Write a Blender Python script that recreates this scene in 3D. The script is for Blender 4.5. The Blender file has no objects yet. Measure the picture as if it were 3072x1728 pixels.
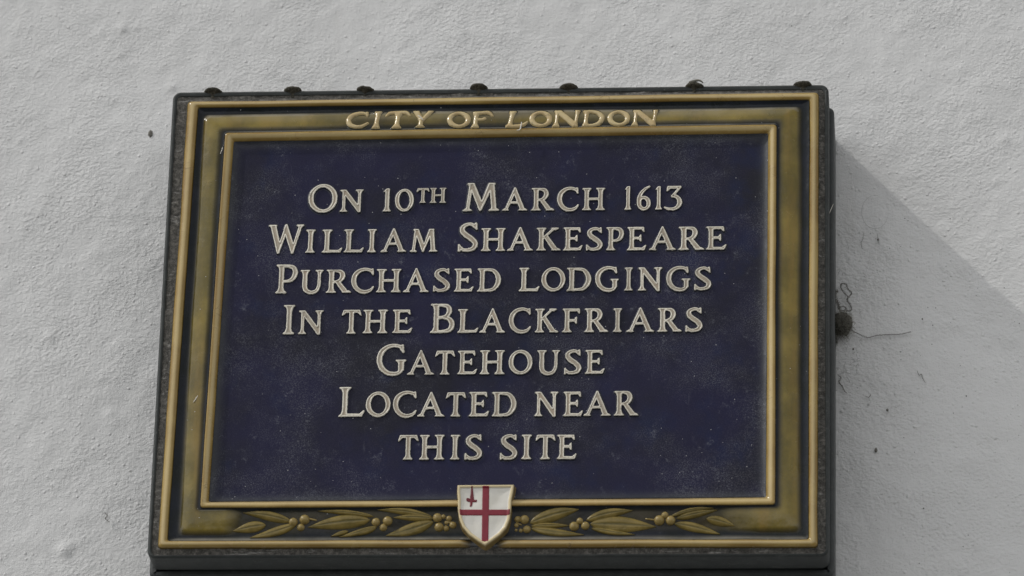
import bpy, math, random
import numpy as np
from mathutils import Matrix, Vector

random.seed(7)
rng = np.random.default_rng(11)
scene = bpy.context.scene
COL = scene.collection

# ------------------------------------------------------------------ camera
YAW, PITCH, ROLL = -0.09406917, 0.44764754, 0.03082105
FPX = 15065.85                      # focal length in pixels of a 3072 px wide frame
DIST = 4.5
FRONT = -0.092                      # y of the plaque's front plane; the wall is y = 0
AIM = np.array([0.01656, FRONT, 3.57])


def camera_axes():
    cy, sy, cp, sp = math.cos(YAW), math.sin(YAW), math.cos(PITCH), math.sin(PITCH)
    fwd = np.array([sy * cp, cy * cp, sp])
    right = np.array([cy, -sy, 0.0])
    up = np.cross(right, fwd)
    cr, sr = math.cos(ROLL), math.sin(ROLL)
    return cr * right + sr * up, -sr * right + cr * up, fwd


CR, CU, CF = camera_axes()
CAM = AIM - DIST * CF
cam_data = bpy.data.cameras.new('camera')
cam = bpy.data.objects.new('camera', cam_data)
COL.objects.link(cam)
cam.matrix_world = Matrix(((CR[0], CU[0], -CF[0], CAM[0]), (CR[1], CU[1], -CF[1], CAM[1]),
                           (CR[2], CU[2], -CF[2], CAM[2]), (0, 0, 0, 1)))
cam_data.sensor_width = 36
cam_data.lens = FPX / 3072 * 36
cam_data.clip_start = 0.05
cam_data.clip_end = 300
cam_data.dof.use_dof = True
cam_data.dof.focus_distance = DIST + 0.03
cam_data.dof.aperture_fstop = 8.0
scene.camera = cam

# ------------------------------------------------------------------ light
SUN_VEC = Vector((-1.0, -0.42, 1.06)).normalized()      # towards the sun: left, up, nearly along the wall
elev = math.asin(SUN_VEC.z)
azim = math.atan2(SUN_VEC.x, SUN_VEC.y)
world = bpy.data.worlds.new('World')
scene.world = world
world.use_nodes = True
wn, wl = world.node_tree.nodes, world.node_tree.links
wn.clear()
sky = wn.new('ShaderNodeTexSky')
sky.sky_type = 'NISHITA'
sky.sun_disc = False
sky.sun_elevation = elev
sky.sun_rotation = azim
sky.air_density = 1.0
sky.dust_density = 0.4
sky.ozone_density = 1.0
hs = wn.new('ShaderNodeHueSaturation')
hs.inputs['Saturation'].default_value = 0.05
bgd = wn.new('ShaderNodeBackground')
bgd.inputs['Strength'].default_value = 0.15
wo = wn.new('ShaderNodeOutputWorld')
wl.new(sky.outputs[0], hs.inputs['Color'])
wl.new(hs.outputs[0], bgd.inputs['Color'])
wl.new(bgd.outputs[0], wo.inputs['Surface'])

sun_data = bpy.data.lights.new('sun', 'SUN')
sun_data.energy = 1.1
sun_data.angle = math.radians(0.55)
sun_data.color = (1.0, 0.97, 0.92)
sun = bpy.data.objects.new('sun', sun_data)
COL.objects.link(sun)
sun.location = (-3, -3, 8)
sun.rotation_euler = SUN_VEC.to_track_quat('Z', 'Y').to_euler()

scene.view_settings.view_transform = 'Standard'
scene.view_settings.look = 'None'
scene.view_settings.gamma = 1.0
scene.view_settings.exposure = 0.09
scene.render.engine = 'CYCLES'
scene.cycles.max_bounces = 6

# ------------------------------------------------------------------ helpers


def spot(px, py, y=FRONT):
    """point of the plane y = const that the photograph shows at pixel (px, py) of 3072 x 1728"""
    d = CF * FPX + CR * (px - 1536) + CU * (864 - py)
    t = (y - CAM[1]) / d[1]
    p = CAM + t * d
    return float(p[0]), float(p[2])


def link(name, me, mat=None, parent=None):
    o = bpy.data.objects.new(name, me)
    COL.objects.link(o)
    if mat and me and not me.materials:
        me.materials.append(mat)
    if parent:
        o.parent = parent
    return o


def tag(o, label=None, cat=None, group=None, kind=None):
    for k, v in (('label', label), ('category', cat), ('group', group), ('kind', kind)):
        if v:
            o[k] = v
    return o


def empty(name, loc, label, cat, group=None):
    o = bpy.data.objects.new(name, None)
    COL.objects.link(o)
    o.location = loc
    o.empty_display_size = 0.02
    return tag(o, label, cat, group)


def mesh(name, V, F, attrs=None, smooth=True):
    me = bpy.data.meshes.new(name)
    me.from_pydata([tuple(map(float, v)) for v in V], [], [tuple(map(int, f)) for f in F])
    me.polygons.foreach_set('use_smooth', [smooth] * len(me.polygons))
    for k, a in (attrs or {}).items():
        at = me.attributes.new(k, 'FLOAT', 'POINT')
        at.data.foreach_set('value', np.asarray(a, dtype=np.float32))
    me.update()
    return me


def grid_faces(nu, nv, wrap=False):
    i = np.arange(nu if wrap else nu - 1)[:, None]
    j = np.arange(nv - 1)[None, :]
    i2 = (i + 1) % nu
    return np.stack([i * nv + j, i2 * nv + j, i2 * nv + j + 1, i * nv + j + 1], -1).reshape(-1, 4)


def vnoise(x, y, seed=0):
    """smooth 2-D value noise, arrays in, about -1..1 out"""
    xi, yi = np.floor(x).astype(np.int64), np.floor(y).astype(np.int64)
    fx, fy = x - xi, y - yi
    fx, fy = fx * fx * (3 - 2 * fx), fy * fy * (3 - 2 * fy)

    def h(a, b):
        n = (a * 374761393 + b * 668265263 + seed * 974634777) & 0xffffffff
        n = ((n ^ (n >> 13)) * 1274126177) & 0xffffffff
        return ((n ^ (n >> 16)) & 0xffff) / 32767.5 - 1
    return ((h(xi, yi) * (1 - fx) + h(xi + 1, yi) * fx) * (1 - fy) +
            (h(xi, yi + 1) * (1 - fx) + h(xi + 1, yi + 1) * fx) * fy)


# ------------------------------------------------------------------ materials


class Mat:
    """small wrapper to wire node materials"""

    def __init__(s, name, rough=0.5, ior=1.45):
        s.m = bpy.data.materials.new(name)
        s.m.use_nodes = True
        s.n, s.l = s.m.node_tree.nodes, s.m.node_tree.links
        s.b = s.n['Principled BSDF']
        s.b.inputs['Roughness'].default_value = rough
        s.b.inputs['IOR'].default_value = ior
        s.tc = s.n.new('ShaderNodeTexCoord')

    def put(s, sock, v):
        if isinstance(v, bpy.types.NodeSocket):
            s.l.new(v, sock)
        elif isinstance(v, (tuple, list)) and len(v) == 3 and sock.type == 'RGBA':
            sock.default_value = (*v, 1)
        else:
            sock.default_value = v

    def coord(s, scale=(1, 1, 1), rot=(0, 0, 0)):
        # world-space metres: pieces of one thing share one coordinate field
        g = s.n.new('ShaderNodeNewGeometry')
        mp = s.n.new('ShaderNodeMapping')
        mp.inputs['Scale'].default_value = scale
        mp.inputs['Rotation'].default_value = rot
        s.l.new(g.outputs['Position'], mp.inputs['Vector'])
        return mp.outputs[0]

    def noise(s, scale, detail=4, rough=0.55, vec=None, dist=0.0):
        n = s.n.new('ShaderNodeTexNoise')
        n.inputs['Scale'].default_value = scale
        n.inputs['Detail'].default_value = detail
        n.inputs['Roughness'].default_value = rough
        n.inputs['Distortion'].default_value = dist
        s.l.new(vec or s.coord(), n.inputs['Vector'])
        return n.outputs['Fac']

    def voro(s, scale, vec=None, feature='F1'):
        n = s.n.new('ShaderNodeTexVoronoi')
        n.feature = feature
        n.inputs['Scale'].default_value = scale
        s.l.new(vec or s.coord(), n.inputs['Vector'])
        return n.outputs['Distance']

    def attr(s, name):
        n = s.n.new('ShaderNodeAttribute')
        n.attribute_name = name
        return n.outputs['Fac']

    def ramp(s, fac, stops, interp='LINEAR'):
        n = s.n.new('ShaderNodeValToRGB')
        n.color_ramp.interpolation = interp
        e = n.color_ramp.elements
        while len(e) < len(stops):
            e.new(0.5)
        for k, (p, c) in enumerate(stops):
            e[k].position = p
            e[k].color = (*c, 1) if isinstance(c, tuple) else (c, c, c, 1)
        s.l.new(fac, n.inputs[0])
        return n.outputs[0]

    def rng(s, v, a, b, c=0.0, d=1.0, smooth=True):
        n = s.n.new('ShaderNodeMapRange')
        n.interpolation_type = 'SMOOTHSTEP' if smooth else 'LINEAR'
        n.inputs['From Min'].default_value = a
        n.inputs['From Max'].default_value = b
        n.inputs['To Min'].default_value = c
        n.inputs['To Max'].default_value = d
        s.l.new(v, n.inputs['Value'])
        return n.outputs['Result']

    def mix(s, f, a, b, mode='MIX'):
        n = s.n.new('ShaderNodeMix')
        n.data_type = 'RGBA'
        n.blend_type = mode
        s.put(n.inputs['Factor'], f)
        s.put(n.inputs['A'], a)
        s.put(n.inputs['B'], b)
        # the RGBA sockets are the ones that matter here
        rg = [i for i in n.inputs if i.type == 'RGBA']
        for i in list(n.inputs):
            for lk in list(i.links):
                if i.type != 'RGBA' and i.name in ('A', 'B'):
                    s.l.remove(lk)
        s.put(rg[0], a)
        s.put(rg[1], b)
        return [o for o in n.outputs if o.type == 'RGBA'][0]

    def math(s, op, a, b=0.0):
        n = s.n.new('ShaderNodeMath')
        n.operation = op
        s.put(n.inputs[0], a)
        s.put(n.inputs[1], b)
        return n.outputs[0]

    def up(s, lo=0.0, hi=0.9):
        """how far the surface faces up: where dust settles"""
        g = s.n.new('ShaderNodeNewGeometry')
        sp = s.n.new('ShaderNodeSeparateXYZ')
        s.l.new(g.outputs['Normal'], sp.inputs[0])
        return s.rng(sp.outputs['Z'], lo, hi)

    def bump(s, h, dist, strength=1.0, prev=None):
        n = s.n.new('ShaderNodeBump')
        n.inputs['Distance'].default_value = dist
        n.inputs['Strength'].default_value = strength
        s.l.new(h, n.inputs['Height'])
        if prev:
            s.l.new(prev, n.inputs['Normal'])
        s.l.new(n.outputs[0], s.b.inputs['Normal'])
        return n.outputs[0]

    def color(s, c):
        s.put(s.b.inputs['Base Color'], c)
        return s.m

    def gloss(s, r):
        s.put(s.b.inputs['Roughness'], r)


def render_material():
    m = Mat('painted_render', 0.75, 1.4)
    d = m.coord((1, 1, 1))
    big = m.noise(110, 3, 0.5, d, 0.0)
    mid = m.noise(330, 3, 0.55, m.coord((0.85, 1, 1.1), (0, 0.6, 0)), 0.0)
    # trowelled smooth in some places, rough in others
    rough = m.rng(m.noise(11, 4, 0.6), 0.36, 0.66, 0.35, 1.35)
    mid = m.math('MULTIPLY', mid, rough)
    fine = m.noise(900, 3, 0.6)
    ridge = m.math('MULTIPLY', m.noise(1.0, 4, 0.6, m.coord((150, 150, 420), (0, -0.75, 0))), m.rng(m.noise(7, 3), 0.42, 0.62, 0.1, 1.0))
    brush = m.noise(1.0, 4, 0.6, m.coord((900, 900, 60)))
    c = m.mix(m.rng(m.noise(6, 5, 0.6), 0.3, 0.75), (0.70, 0.70, 0.695), (0.755, 0.755, 0.75))
    # scattered dirt specks, more of them to the right of the plaque
    sp = m.voro(62)
    keep = m.rng(m.noise(19, 3, 0.5), 0.60, 0.66)
    c = m.mix(m.math('MULTIPLY', m.rng(sp, 0.05, 0.12, 0.55, 0.0), keep), c, (0.16, 0.16, 0.15))
    streak = m.rng(m.noise(1.0, 5, 0.62, m.coord((26, 26, 5))), 0.60, 0.80, 0.0, 0.20)
    c = m.mix(streak, c, (0.46, 0.44, 0.40))
    b = m.bump(big, 0.0006)
    b = m.bump(mid, 0.0015, 1.0, b)
    knob = m.math('MULTIPLY', m.rng(m.voro(170), 0.0, 0.34, 1.0, 0.0), m.rng(m.noise(90, 1), 0.45, 0.62))
    b = m.bump(knob, 0.0007, 1.0, b)
    b = m.bump(ridge, 0.0006, 1.0, b)
    b = m.bump(brush, 0.00022, 1.0, b)
    m.bump(fine, 0.0004, 1.0, b)
    return m.color(c)


def casing_material(name, base, dust, amount, rough=0.55):
    m = Mat(name, rough, 1.45)
    n = m.noise(90, 6, 0.7)
    c = m.mix(m.rng(n, 0.35, 0.7), base, tuple(v * 1.6 for v in base))
    streak = m.noise(1.0, 6, 0.7, m.coord((45, 200, 500)))
    c = m.mix(m.math('MULTIPLY', m.rng(streak, 0.55, 0.75), amount), c, dust)
    sp = m.voro(330)
    c = m.mix(m.math('MULTIPLY', m.rng(sp, 0.10, 0.2, 0.7, 0), m.rng(m.noise(60, 2), 0.52, 0.62)), c, dust)
    c = m.mix(m.math('MULTIPLY', m.up(0.2, 0.95), 0.6), c, dust)
    m.bump(m.noise(1400, 3), 0.0003)
    return m.color(c)


def grit_material():
    m = Mat('gritty_sealant', 0.95, 1.3)
    a = m.noise(260, 6, 0.75)
    f = m.noise(1500, 4, 0.7)
    c = m.ramp(a, [(0.3, (0.020, 0.020, 0.018)), (0.5, (0.072, 0.070, 0.064)), (0.72, (0.24, 0.225, 0.20))])
    c = m.mix(m.rng(f, 0.45, 0.7, 0, 0.6), c, (0.26, 0.24, 0.215))
    c = m.mix(m.up(0.1, 0.8), c, (0.40, 0.375, 0.34))
    scr = m.rng(m.noise(1.0, 6, 0.75, m.coord((50, 500, 420))), 0.56, 0.70, 0.0, 0.75)
    c = m.mix(scr, c, (0.42, 0.41, 0.39))
    b = m.bump(a, 0.0014)
    m.bump(f, 0.0007, 1.0, b)
    return m.color(c)


RIM = (0.26, 0.160, 0.036)
PALE = (0.70, 0.57, 0.31)


def rim_material():
    m = Mat('cream_brown_glaze', 0.22, 1.5)
    n = m.noise(14, 5, 0.6)
    n2 = m.noise(1.0, 5, 0.6, m.coord((140, 140, 30)))
    c = m.mix(m.rng(n, 0.35, 0.68), RIM, (0.40, 0.28, 0.085))
    c = m.mix(m.rng(n2, 0.5, 0.75, 0, 0.6), c, (0.33, 0.20, 0.055))
    # glaze thin and pale on the crest, highlight painted in; pools greenish at the foot
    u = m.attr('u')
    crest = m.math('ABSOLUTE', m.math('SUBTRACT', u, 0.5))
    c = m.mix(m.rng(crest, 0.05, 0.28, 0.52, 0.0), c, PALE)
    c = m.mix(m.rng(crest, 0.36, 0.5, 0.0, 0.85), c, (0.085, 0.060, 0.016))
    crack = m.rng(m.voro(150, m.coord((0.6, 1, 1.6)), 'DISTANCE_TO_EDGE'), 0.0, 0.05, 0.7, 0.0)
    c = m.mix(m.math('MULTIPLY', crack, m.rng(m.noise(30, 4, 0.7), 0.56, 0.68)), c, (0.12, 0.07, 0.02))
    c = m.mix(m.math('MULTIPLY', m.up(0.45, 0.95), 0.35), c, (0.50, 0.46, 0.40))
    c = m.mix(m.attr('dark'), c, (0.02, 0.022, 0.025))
    m.gloss(m.rng(m.noise(120, 4), 0.3, 0.7, 0.12, 0.30))
    m.bump(m.noise(60, 3), 0.0006)
    return m.color(c)


NAVY = (0.0160, 0.0155, 0.046)


def speckle(m, c, amt=1.0):
    """grey dust clouds and pin-point white specks lying on the glaze"""
    cl = m.noise(16, 6, 0.68)
    fine = m.noise(900, 5, 0.85)
    k = m.math('MULTIPLY', m.rng(cl, 0.42, 0.72, 0.10, 1.0), m.rng(fine, 0.46, 0.72))
    c = m.mix(m.math('MULTIPLY', k, 0.60 * amt), c, (0.24, 0.245, 0.27))
    cl2 = m.math('MULTIPLY', m.rng(m.noise(70, 6, 0.75), 0.58, 0.74), m.rng(fine, 0.40, 0.62))
    c = m.mix(m.math('MULTIPLY', cl2, 0.45 * amt), c, (0.26, 0.27, 0.31))
    pt = m.voro(150)
    c = m.mix(m.math('MULTIPLY', m.rng(pt, 0.035, 0.07, 0.8, 0.0), m.rng(m.noise(75, 1), 0.53, 0.56)), c, (0.7, 0.7, 0.7))
    wisps = m.rng(m.noise(1.0, 6, 0.75, m.coord((120, 120, 30))), 0.60, 0.78, 0.0, 0.16 * amt)
    c = m.mix(wisps, c, (0.20, 0.21, 0.24))
    return c


def band_material():
    m = Mat('olive_band_glaze', 0.24, 1.5)
    m.b.inputs['Specular IOR Level'].default_value = 0.42
    band = m.attr('band')
    n = m.noise(22, 5, 0.6)
    ol = m.mix(m.rng(n, 0.35, 0.7), (0.120, 0.092, 0.010), (0.27, 0.200, 0.034))
    ol = m.mix(m.rng(m.noise(1.0, 4, 0.6, m.coord((60, 60, 7))), 0.45, 0.75, 0, 0.6), ol, (0.30, 0.19, 0.034))
    pooled = m.mix(m.rng(m.noise(40, 4), 0.3, 0.7), (0.009, 0.012, 0.011), (0.013, 0.016, 0.024))
    c = m.mix(band, pooled, ol)
    c = speckle(m, c, 0.28)
    c = m.mix(m.math('MULTIPLY', m.up(0.10, 0.6), m.rng(m.noise(35, 4), 0.2, 0.8, 0.25, 0.65)), c, (0.40, 0.37, 0.30))
    m.gloss(m.rng(m.noise(90, 4), 0.3, 0.7, 0.12, 0.28))
    m.put(m.b.inputs['Specular IOR Level'], m.rng(band, 0.0, 0.8, 0.20, 0.5))
    m.bump(m.noise(45, 3), 0.0010)
    return m.color(c)


def panel_material():
    m = Mat('navy_panel_glaze', 0.35, 1.45)
    m.b.inputs['Specular IOR Level'].default_value = 0.16
    c = m.mix(m.rng(m.noise(9, 4, 0.6), 0.35, 0.7), NAVY, (0.0150, 0.0150, 0.024))
    c = m.mix(m.rng(m.noise(25, 4, 0.6), 0.50, 0.75, 0, 0.55), c, (0.011, 0.018, 0.062))
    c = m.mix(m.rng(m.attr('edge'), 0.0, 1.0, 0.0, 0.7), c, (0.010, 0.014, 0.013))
    m.put(m.b.inputs['Specular IOR Level'], m.rng(m.attr('edge'), 0.1, 0.8, 0.17, 0.6))
    c = speckle(m, c, 1.35)
    m.gloss(m.rng(m.noise(60, 5, 0.7), 0.3, 0.7, 0.30, 0.55))
    b = m.bump(m.noise(18, 2), 0.0022)
    m.bump(m.noise(1100, 3), 0.00012, 1.0, b)
    return m.color(c)


def letter_material(name, fill, rim, ground, rough=0.3):
    m = Mat(name, rough, 1.45)
    d = m.attr('d')
    dn = m.math('ADD', d, m.math('MULTIPLY', m.math('SUBTRACT', m.noise(520, 3), 0.5), 0.05))
    f = m.mix(m.rng(m.noise(75, 4), 0.35, 0.7), fill, tuple(v * k for v, k in zip(fill, (0.86, 0.78, 0.72))))
    c = m.mix(m.rng(dn, -0.048, -0.026), f, rim)
    oi = m.n.new('ShaderNodeObjectInfo')
    c = m.mix(m.rng(oi.outputs['Random'], 0, 1, 0.0, 0.22), c, tuple(v * 0.62 for v in fill))
    grime = m.math('MULTIPLY', m.rng(m.noise(210, 5, 0.7), 0.54, 0.72), m.rng(m.noise(45, 2), 0.4, 0.6, 0.25, 0.75))
    c = m.mix(grime, c, tuple(v * 0.42 for v in fill))
    c = m.mix(m.rng(dn, 0.004, 0.018), c, ground)
    m.gloss(rough)
    m.bump(m.noise(500, 3), 0.00025)
    return m.color(c)


def plain_glaze(name, c1, c2, scale=150, rough=0.3, use_v=False, vein=(0.05, 0.05, 0.015)):
    m = Mat(name, rough, 1.45)
    c = m.mix(m.rng(m.noise(scale, 4), 0.3, 0.7), c1, c2)
    if use_v:
        v = m.attr('v')
        c = m.mix(m.rng(v, 0.0, 0.25, 0.75, 0.0), c, vein)
        c = m.mix(m.rng(v, 0.84, 0.98, 0.0, 0.5), c, (0.05, 0.045, 0.02))
    m.bump(m.noise(350, 3), 0.0003)
    return m.color(c)


M_WALL = render_material()
M_CASE = casing_material('grey_casing_paint', (0.022, 0.026, 0.025), (0.17, 0.165, 0.155), 0.30)
M_BACK = casing_material('black_backing', (0.026, 0.030, 0.030), (0.14, 0.14, 0.13), 0.25, 0.45)
M_GRIT = grit_material()
M_RIM = rim_material()
M_BAND = band_material()
M_PANEL = panel_material()
M_LETTER = letter_material('taupe_letter_glaze', (0.45, 0.40, 0.315), (0.82, 0.775, 0.66), (0.012, 0.014, 0.03))
M_HEAD = letter_material('cream_letter_glaze', (0.62, 0.50, 0.27), (0.54, 0.42, 0.21), (0.05, 0.05, 0.035), 0.16)
M_LEAF = plain_glaze('olive_leaf_glaze', (0.145, 0.108, 0.024), (0.26, 0.190, 0.050), 90, 0.28, True, (0.085, 0.075, 0.022))
M_BERRY = plain_glaze('ochre_berry_glaze', (0.26, 0.19, 0.060), (0.34, 0.25, 0.09), 200, 0.25)
M_RED = plain_glaze('crimson_glaze', (0.20, 0.013, 0.027), (0.25, 0.018, 0.036), 90, 0.3)
M_DKRED = plain_glaze('dark_crimson_glaze', (0.13, 0.012, 0.018), (0.19, 0.018, 0.03), 200, 0.3)


def shield_material():
    m = Mat('white_shield_glaze', 0.22, 1.48)
    d = m.attr('d')
    f = m.mix(m.rng(m.noise(60, 4), 0.35, 0.7), (0.74, 0.72, 0.66), (0.70, 0.675, 0.60))
    c = m.mix(m.rng(d, -0.0024, -0.0017), f, (0.72, 0.60, 0.36))
    c = m.mix(m.rng(d, 0.0001, 0.0009), c, (0.24, 0.17, 0.065))
    m.bump(m.noise(200, 3), 0.0003)
    return m.color(c)


M_SHIELD = shield_material()
M_CAP = Mat('dirt_crusted_metal', 0.95, 1.3)
_c = M_CAP.ramp(M_CAP.noise(450, 5, 0.75), [(0.35, (0.030, 0.028, 0.022)), (0.55, (0.095, 0.088, 0.070)), (0.75, (0.24, 0.225, 0.18))])
M_CAP.bump(M_CAP.noise(900, 4, 0.7), 0.0012)
M_CAP = M_CAP.color(_c)
M_WEB = Mat('dusty_cobweb', 0.95, 1.3)
_c = M_WEB.ramp(M_WEB.noise(600, 4, 0.7), [(0.3, (0.09, 0.086, 0.075)), (0.75, (0.30, 0.29, 0.26))])
M_WEB = M_WEB.color(_c)
M_THREAD = Mat('grey_thread', 0.9, 1.3).color((0.10, 0.10, 0.095))
M_WHITE = Mat('white_fibre', 0.6, 1.4).color((0.80, 0.76, 0.68))

# ------------------------------------------------------------------ wall


def axis(lo, hi, a, b, step, coarse=0.12):
    return np.concatenate([np.arange(lo, a, coarse), np.arange(a, b, step), np.arange(b, hi + coarse, coarse)])


xs = axis(-2.6, 2.6, -0.62, 0.66, 0.0032)
zs = axis(0.0, 5.6, 3.20, 3.98, 0.0032)
X, Z = np.meshgrid(xs, zs, indexing='ij')
H = 0.0006 * vnoise(X * 22, Z * 22, 1) + 0.0005 * vnoise(X * 60 + 3, Z * 66, 2) + 0.00028 * vnoise(X * 120 + 7, Z * 110, 6) 
H += 0.003 * vnoise(X * 3, Z * 3, 3)
# single blobs of plaster that stand proud, where the photograph shows them
pimples = [(515, 262, 4), (365, 85, 5), (408, 82, 3), (300, 100, 3), (362, 163, 4), (855, 226, 4), (2012, 128, 3),
           (3012, 417, 5), (190, 1650, 6), (215, 1632, 3), (120, 640, 3), (150, 1010, 4), (60, 420, 3),
           (330, 1240, 4), (100, 860, 3), (240, 1330, 3), (2760, 330, 3), (2700, 95, 3), (1390, 90, 3), (700, 120, 3)]
for px, py, r in pimples:
    cx, cz = spot(px, py, 0)
    rr = r / 1000
    H += 0.42 * rr * np.exp(-(((X - cx) / rr) ** 2 + ((Z - cz) / rr) ** 2) * 1.3)
for _ in range(70):
    cx, cz, rr = rng.uniform(-0.6, 0.6), rng.uniform(3.2, 3.95), rng.uniform(0.0026, 0.004)
    H += rng.uniform(0.12, 0.28) * rr * np.exp(-(((X - cx) / rr) ** 2 + ((Z - cz) / rr) ** 2))
V = np.stack([X, -H, Z], -1).reshape(-1, 3)
wall = link('wall', mesh('wall', V, grid_faces(len(xs), len(zs))), M_WALL)
# thickness: returns at the rim of the wall
xb0, xb1, zb1 = xs[0], xs[-1], zs[-1]
tag(wall, kind='structure')

# the pavement in front of the wall, out of the picture, that throws light up at it
gx = np.linspace(-9, 9, 10)
gy = np.linspace(-14, 0.0, 10)
GX, GY = np.meshgrid(gx, gy, indexing='ij')
ground = link('ground', mesh('ground', np.stack([GX, GY, GX * 0], -1).reshape(-1, 3), grid_faces(10, 10)), None)
mg = Mat('grey_paving', 0.9, 1.3)
ground.data.materials.append(mg.color(mg.ramp(mg.noise(3, 5), [(0.3, (0.13, 0.13, 0.125)), (0.7, (0.18, 0.178, 0.17))])))
tag(ground, kind='structure')

# ------------------------------------------------------------------ plaque: contours
A = [(519, 275), (2486, 252), (2487, 1668), (440, 1673)]          # casing, outer edge
C0 = [(531, 289), (2474, 267), (2477, 1662), (453, 1667)]         # casing lip, inner edge
B1 = [(563, 307), (2457, 279), (2454, 1644), (474, 1647)]         # outer rim, outer foot
B2 = [(597, 328), (2428, 305), (2425, 1620), (506, 1625)]         # outer rim, inner foot
G1 = [(613, 349), (2399, 324), (2397, 1590), (540, 1602)]         # band, outer edge
G2 = [(658, 388), (2345, 362), (2343, 1528), (587, 1536)]         # band, inner edge
R1 = [(675, 400), (2331, 376), (2327, 1518), (600, 1527)]         # inner rim, outer foot
R2 = [(704, 430), (2303, 406), (2296, 1494), (630, 1507)]         # inner rim, inner foot


def contour(quad, r, amp=0.0, seed=0, n=230, nc=10, h=0.0):
    """closed loop of points (x, z): a four-cornered ring with rounded corners, slightly wavy like hand-made ware"""
    P = np.array([spot(*q, FRONT - h) for q in quad])
    out = []
    corner = []
    for k in range(4):
        p, a, b = P[k], P[k - 1], P[(k + 1) % 4]
        ua, ub = (a - p) / np.linalg.norm(a - p), (b - p) / np.linalg.norm(b - p)
        cen = p + r * (ua + ub)
        t = np.linspace(0, math.pi / 2, nc)[:, None]
        corner.append(cen - r * (ub * np.cos(t) + ua * np.sin(t)))
    for k in range(4):
        a, b = corner[k], corner[(k + 1) % 4]
        out.append(a)
        s = np.linspace(0, 1, n + 2)[1:-1, None]
        out.append(a[-1] * (1 - s) + b[0] * s)
    L = np.concatenate(out)
    if amp:
        t = np.roll(L, -1, 0) - np.roll(L, 1, 0)
        nn = np.stack([t[:, 1], -t[:, 0]], -1) / np.linalg.norm(t, axis=1)[:, None]
        w = vnoise(L[:, 0] * 11 + seed * 7.3, L[:, 1] * 11, seed) + 0.5 * vnoise(L[:, 0] * 31 + seed, L[:, 1] * 31, seed + 9)
        L = L + nn * (amp * w)[:, None]
    return L


LA = contour(A, 0.0075)
LC0 = contour(C0, 0.005)
LB1 = contour(B1, 0.0035, 0.0004, 1)
LB2 = contour(B2, 0.002, 0.0004, 2)
LG1 = contour(G1, 0.006, 0.0006, 3, h=0.0012)
LG2 = contour(G2, 0.004, 0.0004, 4, h=0.0045)
LR1 = contour(R1, 0.003, 0.0004, 5, h=0.0045)
LR2 = contour(R2, 0.0016, 0.0004, 6)
NL = len(LA)

base = spot(1480, 960)
plaque = empty('commemorative_plaque', (base[0], 0.0, base[1]),
               'dark blue glazed plaque with cream lettering and red cross shield on the white wall',
               'plaque')
ORIGIN = np.array([base[0], 0.0, base[1]])


def loft(name, sections, mat, parent=plaque, attrs=None, close=False):
    """sections: list of (loop Nx2, y array or number); children of the plaque use plaque-local coordinates"""
    n = len(sections)
    V = np.zeros((NL, n, 3))
    for k, (L, y) in enumerate(sections):
        V[:, k, 0] = L[:, 0]
        V[:, k, 2] = L[:, 1]
        V[:, k, 1] = y
    V = V.reshape(-1, 3) - ORIGIN
    F = grid_faces(NL, n, True)
    if close:
        i = np.arange(NL)
        i2 = (i + 1) % NL
        F = np.concatenate([F, np.stack([i * n + n - 1, i2 * n + n - 1, i2 * n, i * n], -1)])
    me = mesh(name, V, F, attrs)
    return link(name, me, mat, parent)


def smooth01(x):
    x = np.clip(x, 0, 1)
    return x * x * (3 - 2 * x)


def lerp(a, b, t):
    return a * (1 - t) + b * t


def inset(L, d):
    c = L.mean(0)
    t = np.roll(L, -1, 0) - np.roll(L, 1, 0)
    nn = np.stack([-t[:, 1], t[:, 0]], -1) / (np.linalg.norm(t, axis=1)[:, None] + 1e-12)
    s = np.sign(((c - L) * nn).sum(1))
    s = 1.0 if s.mean() > 0 else -1.0
    return L + nn * d * s


# casing: a tray 28 mm deep with a rounded lip
sec = []
yb = FRONT + 0.029
sec.append((inset(LA, 0.030), yb))
sec.append((inset(LA, 0.0008), yb))
sec.append((LA, yb - 0.001))
for t in np.linspace(0, 1, 5):
    sec.append((LA, lerp(yb - 0.002, FRONT + 0.0028, t)))
for t in np.linspace(0.1, 1, 8):
    a = t * math.pi / 2
    sec.append((inset(LA, 0.0024 * (1 - math.cos(a))), FRONT + 0.0024 * (1 - math.sin(a))))
for t in np.linspace(0.15, 1, 4):
    sec.append((lerp(inset(LA, 0.0024), LC0, t), FRONT + 0.0006 * t))
sec.append((LC0 * 0 + inset(LC0, 0.0002), FRONT + 0.004))
loft('casing', sec, M_CASE, close=True)

# backing board behind it, a little larger, standing on the wall
BK = [(509, 292), (2500, 268), (2500, 1686), (430, 1691)]
LBK = contour(BK, 0.006)
LBK2 = lerp(LBK, inset(LBK, 0.004), 1.0)
sec = [(inset(LBK, 0.05), FRONT + 0.0292 + 0.0035), (inset(LBK, 0.0035), FRONT + 0.0327)]
for t in np.linspace(0.15, 1, 6):
    a = t * math.pi / 2
    sec.append((inset(LBK, 0.0035 * (1 - math.sin(a))), FRONT + 0.0327 + 0.0035 * (1 - math.cos(a))))
for t in np.linspace(0.2, 1, 4):
    sec.append((LBK, lerp(FRONT + 0.0362, 0.004, t)))
loft('backing_board', sec, M_BACK)
# dark gasket between casing and board
sec = [(inset(LA, 0.006), FRONT + 0.028), (inset(LA, 0.006), FRONT + 0.0335)]
loft('gasket', sec, M_BACK)

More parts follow.
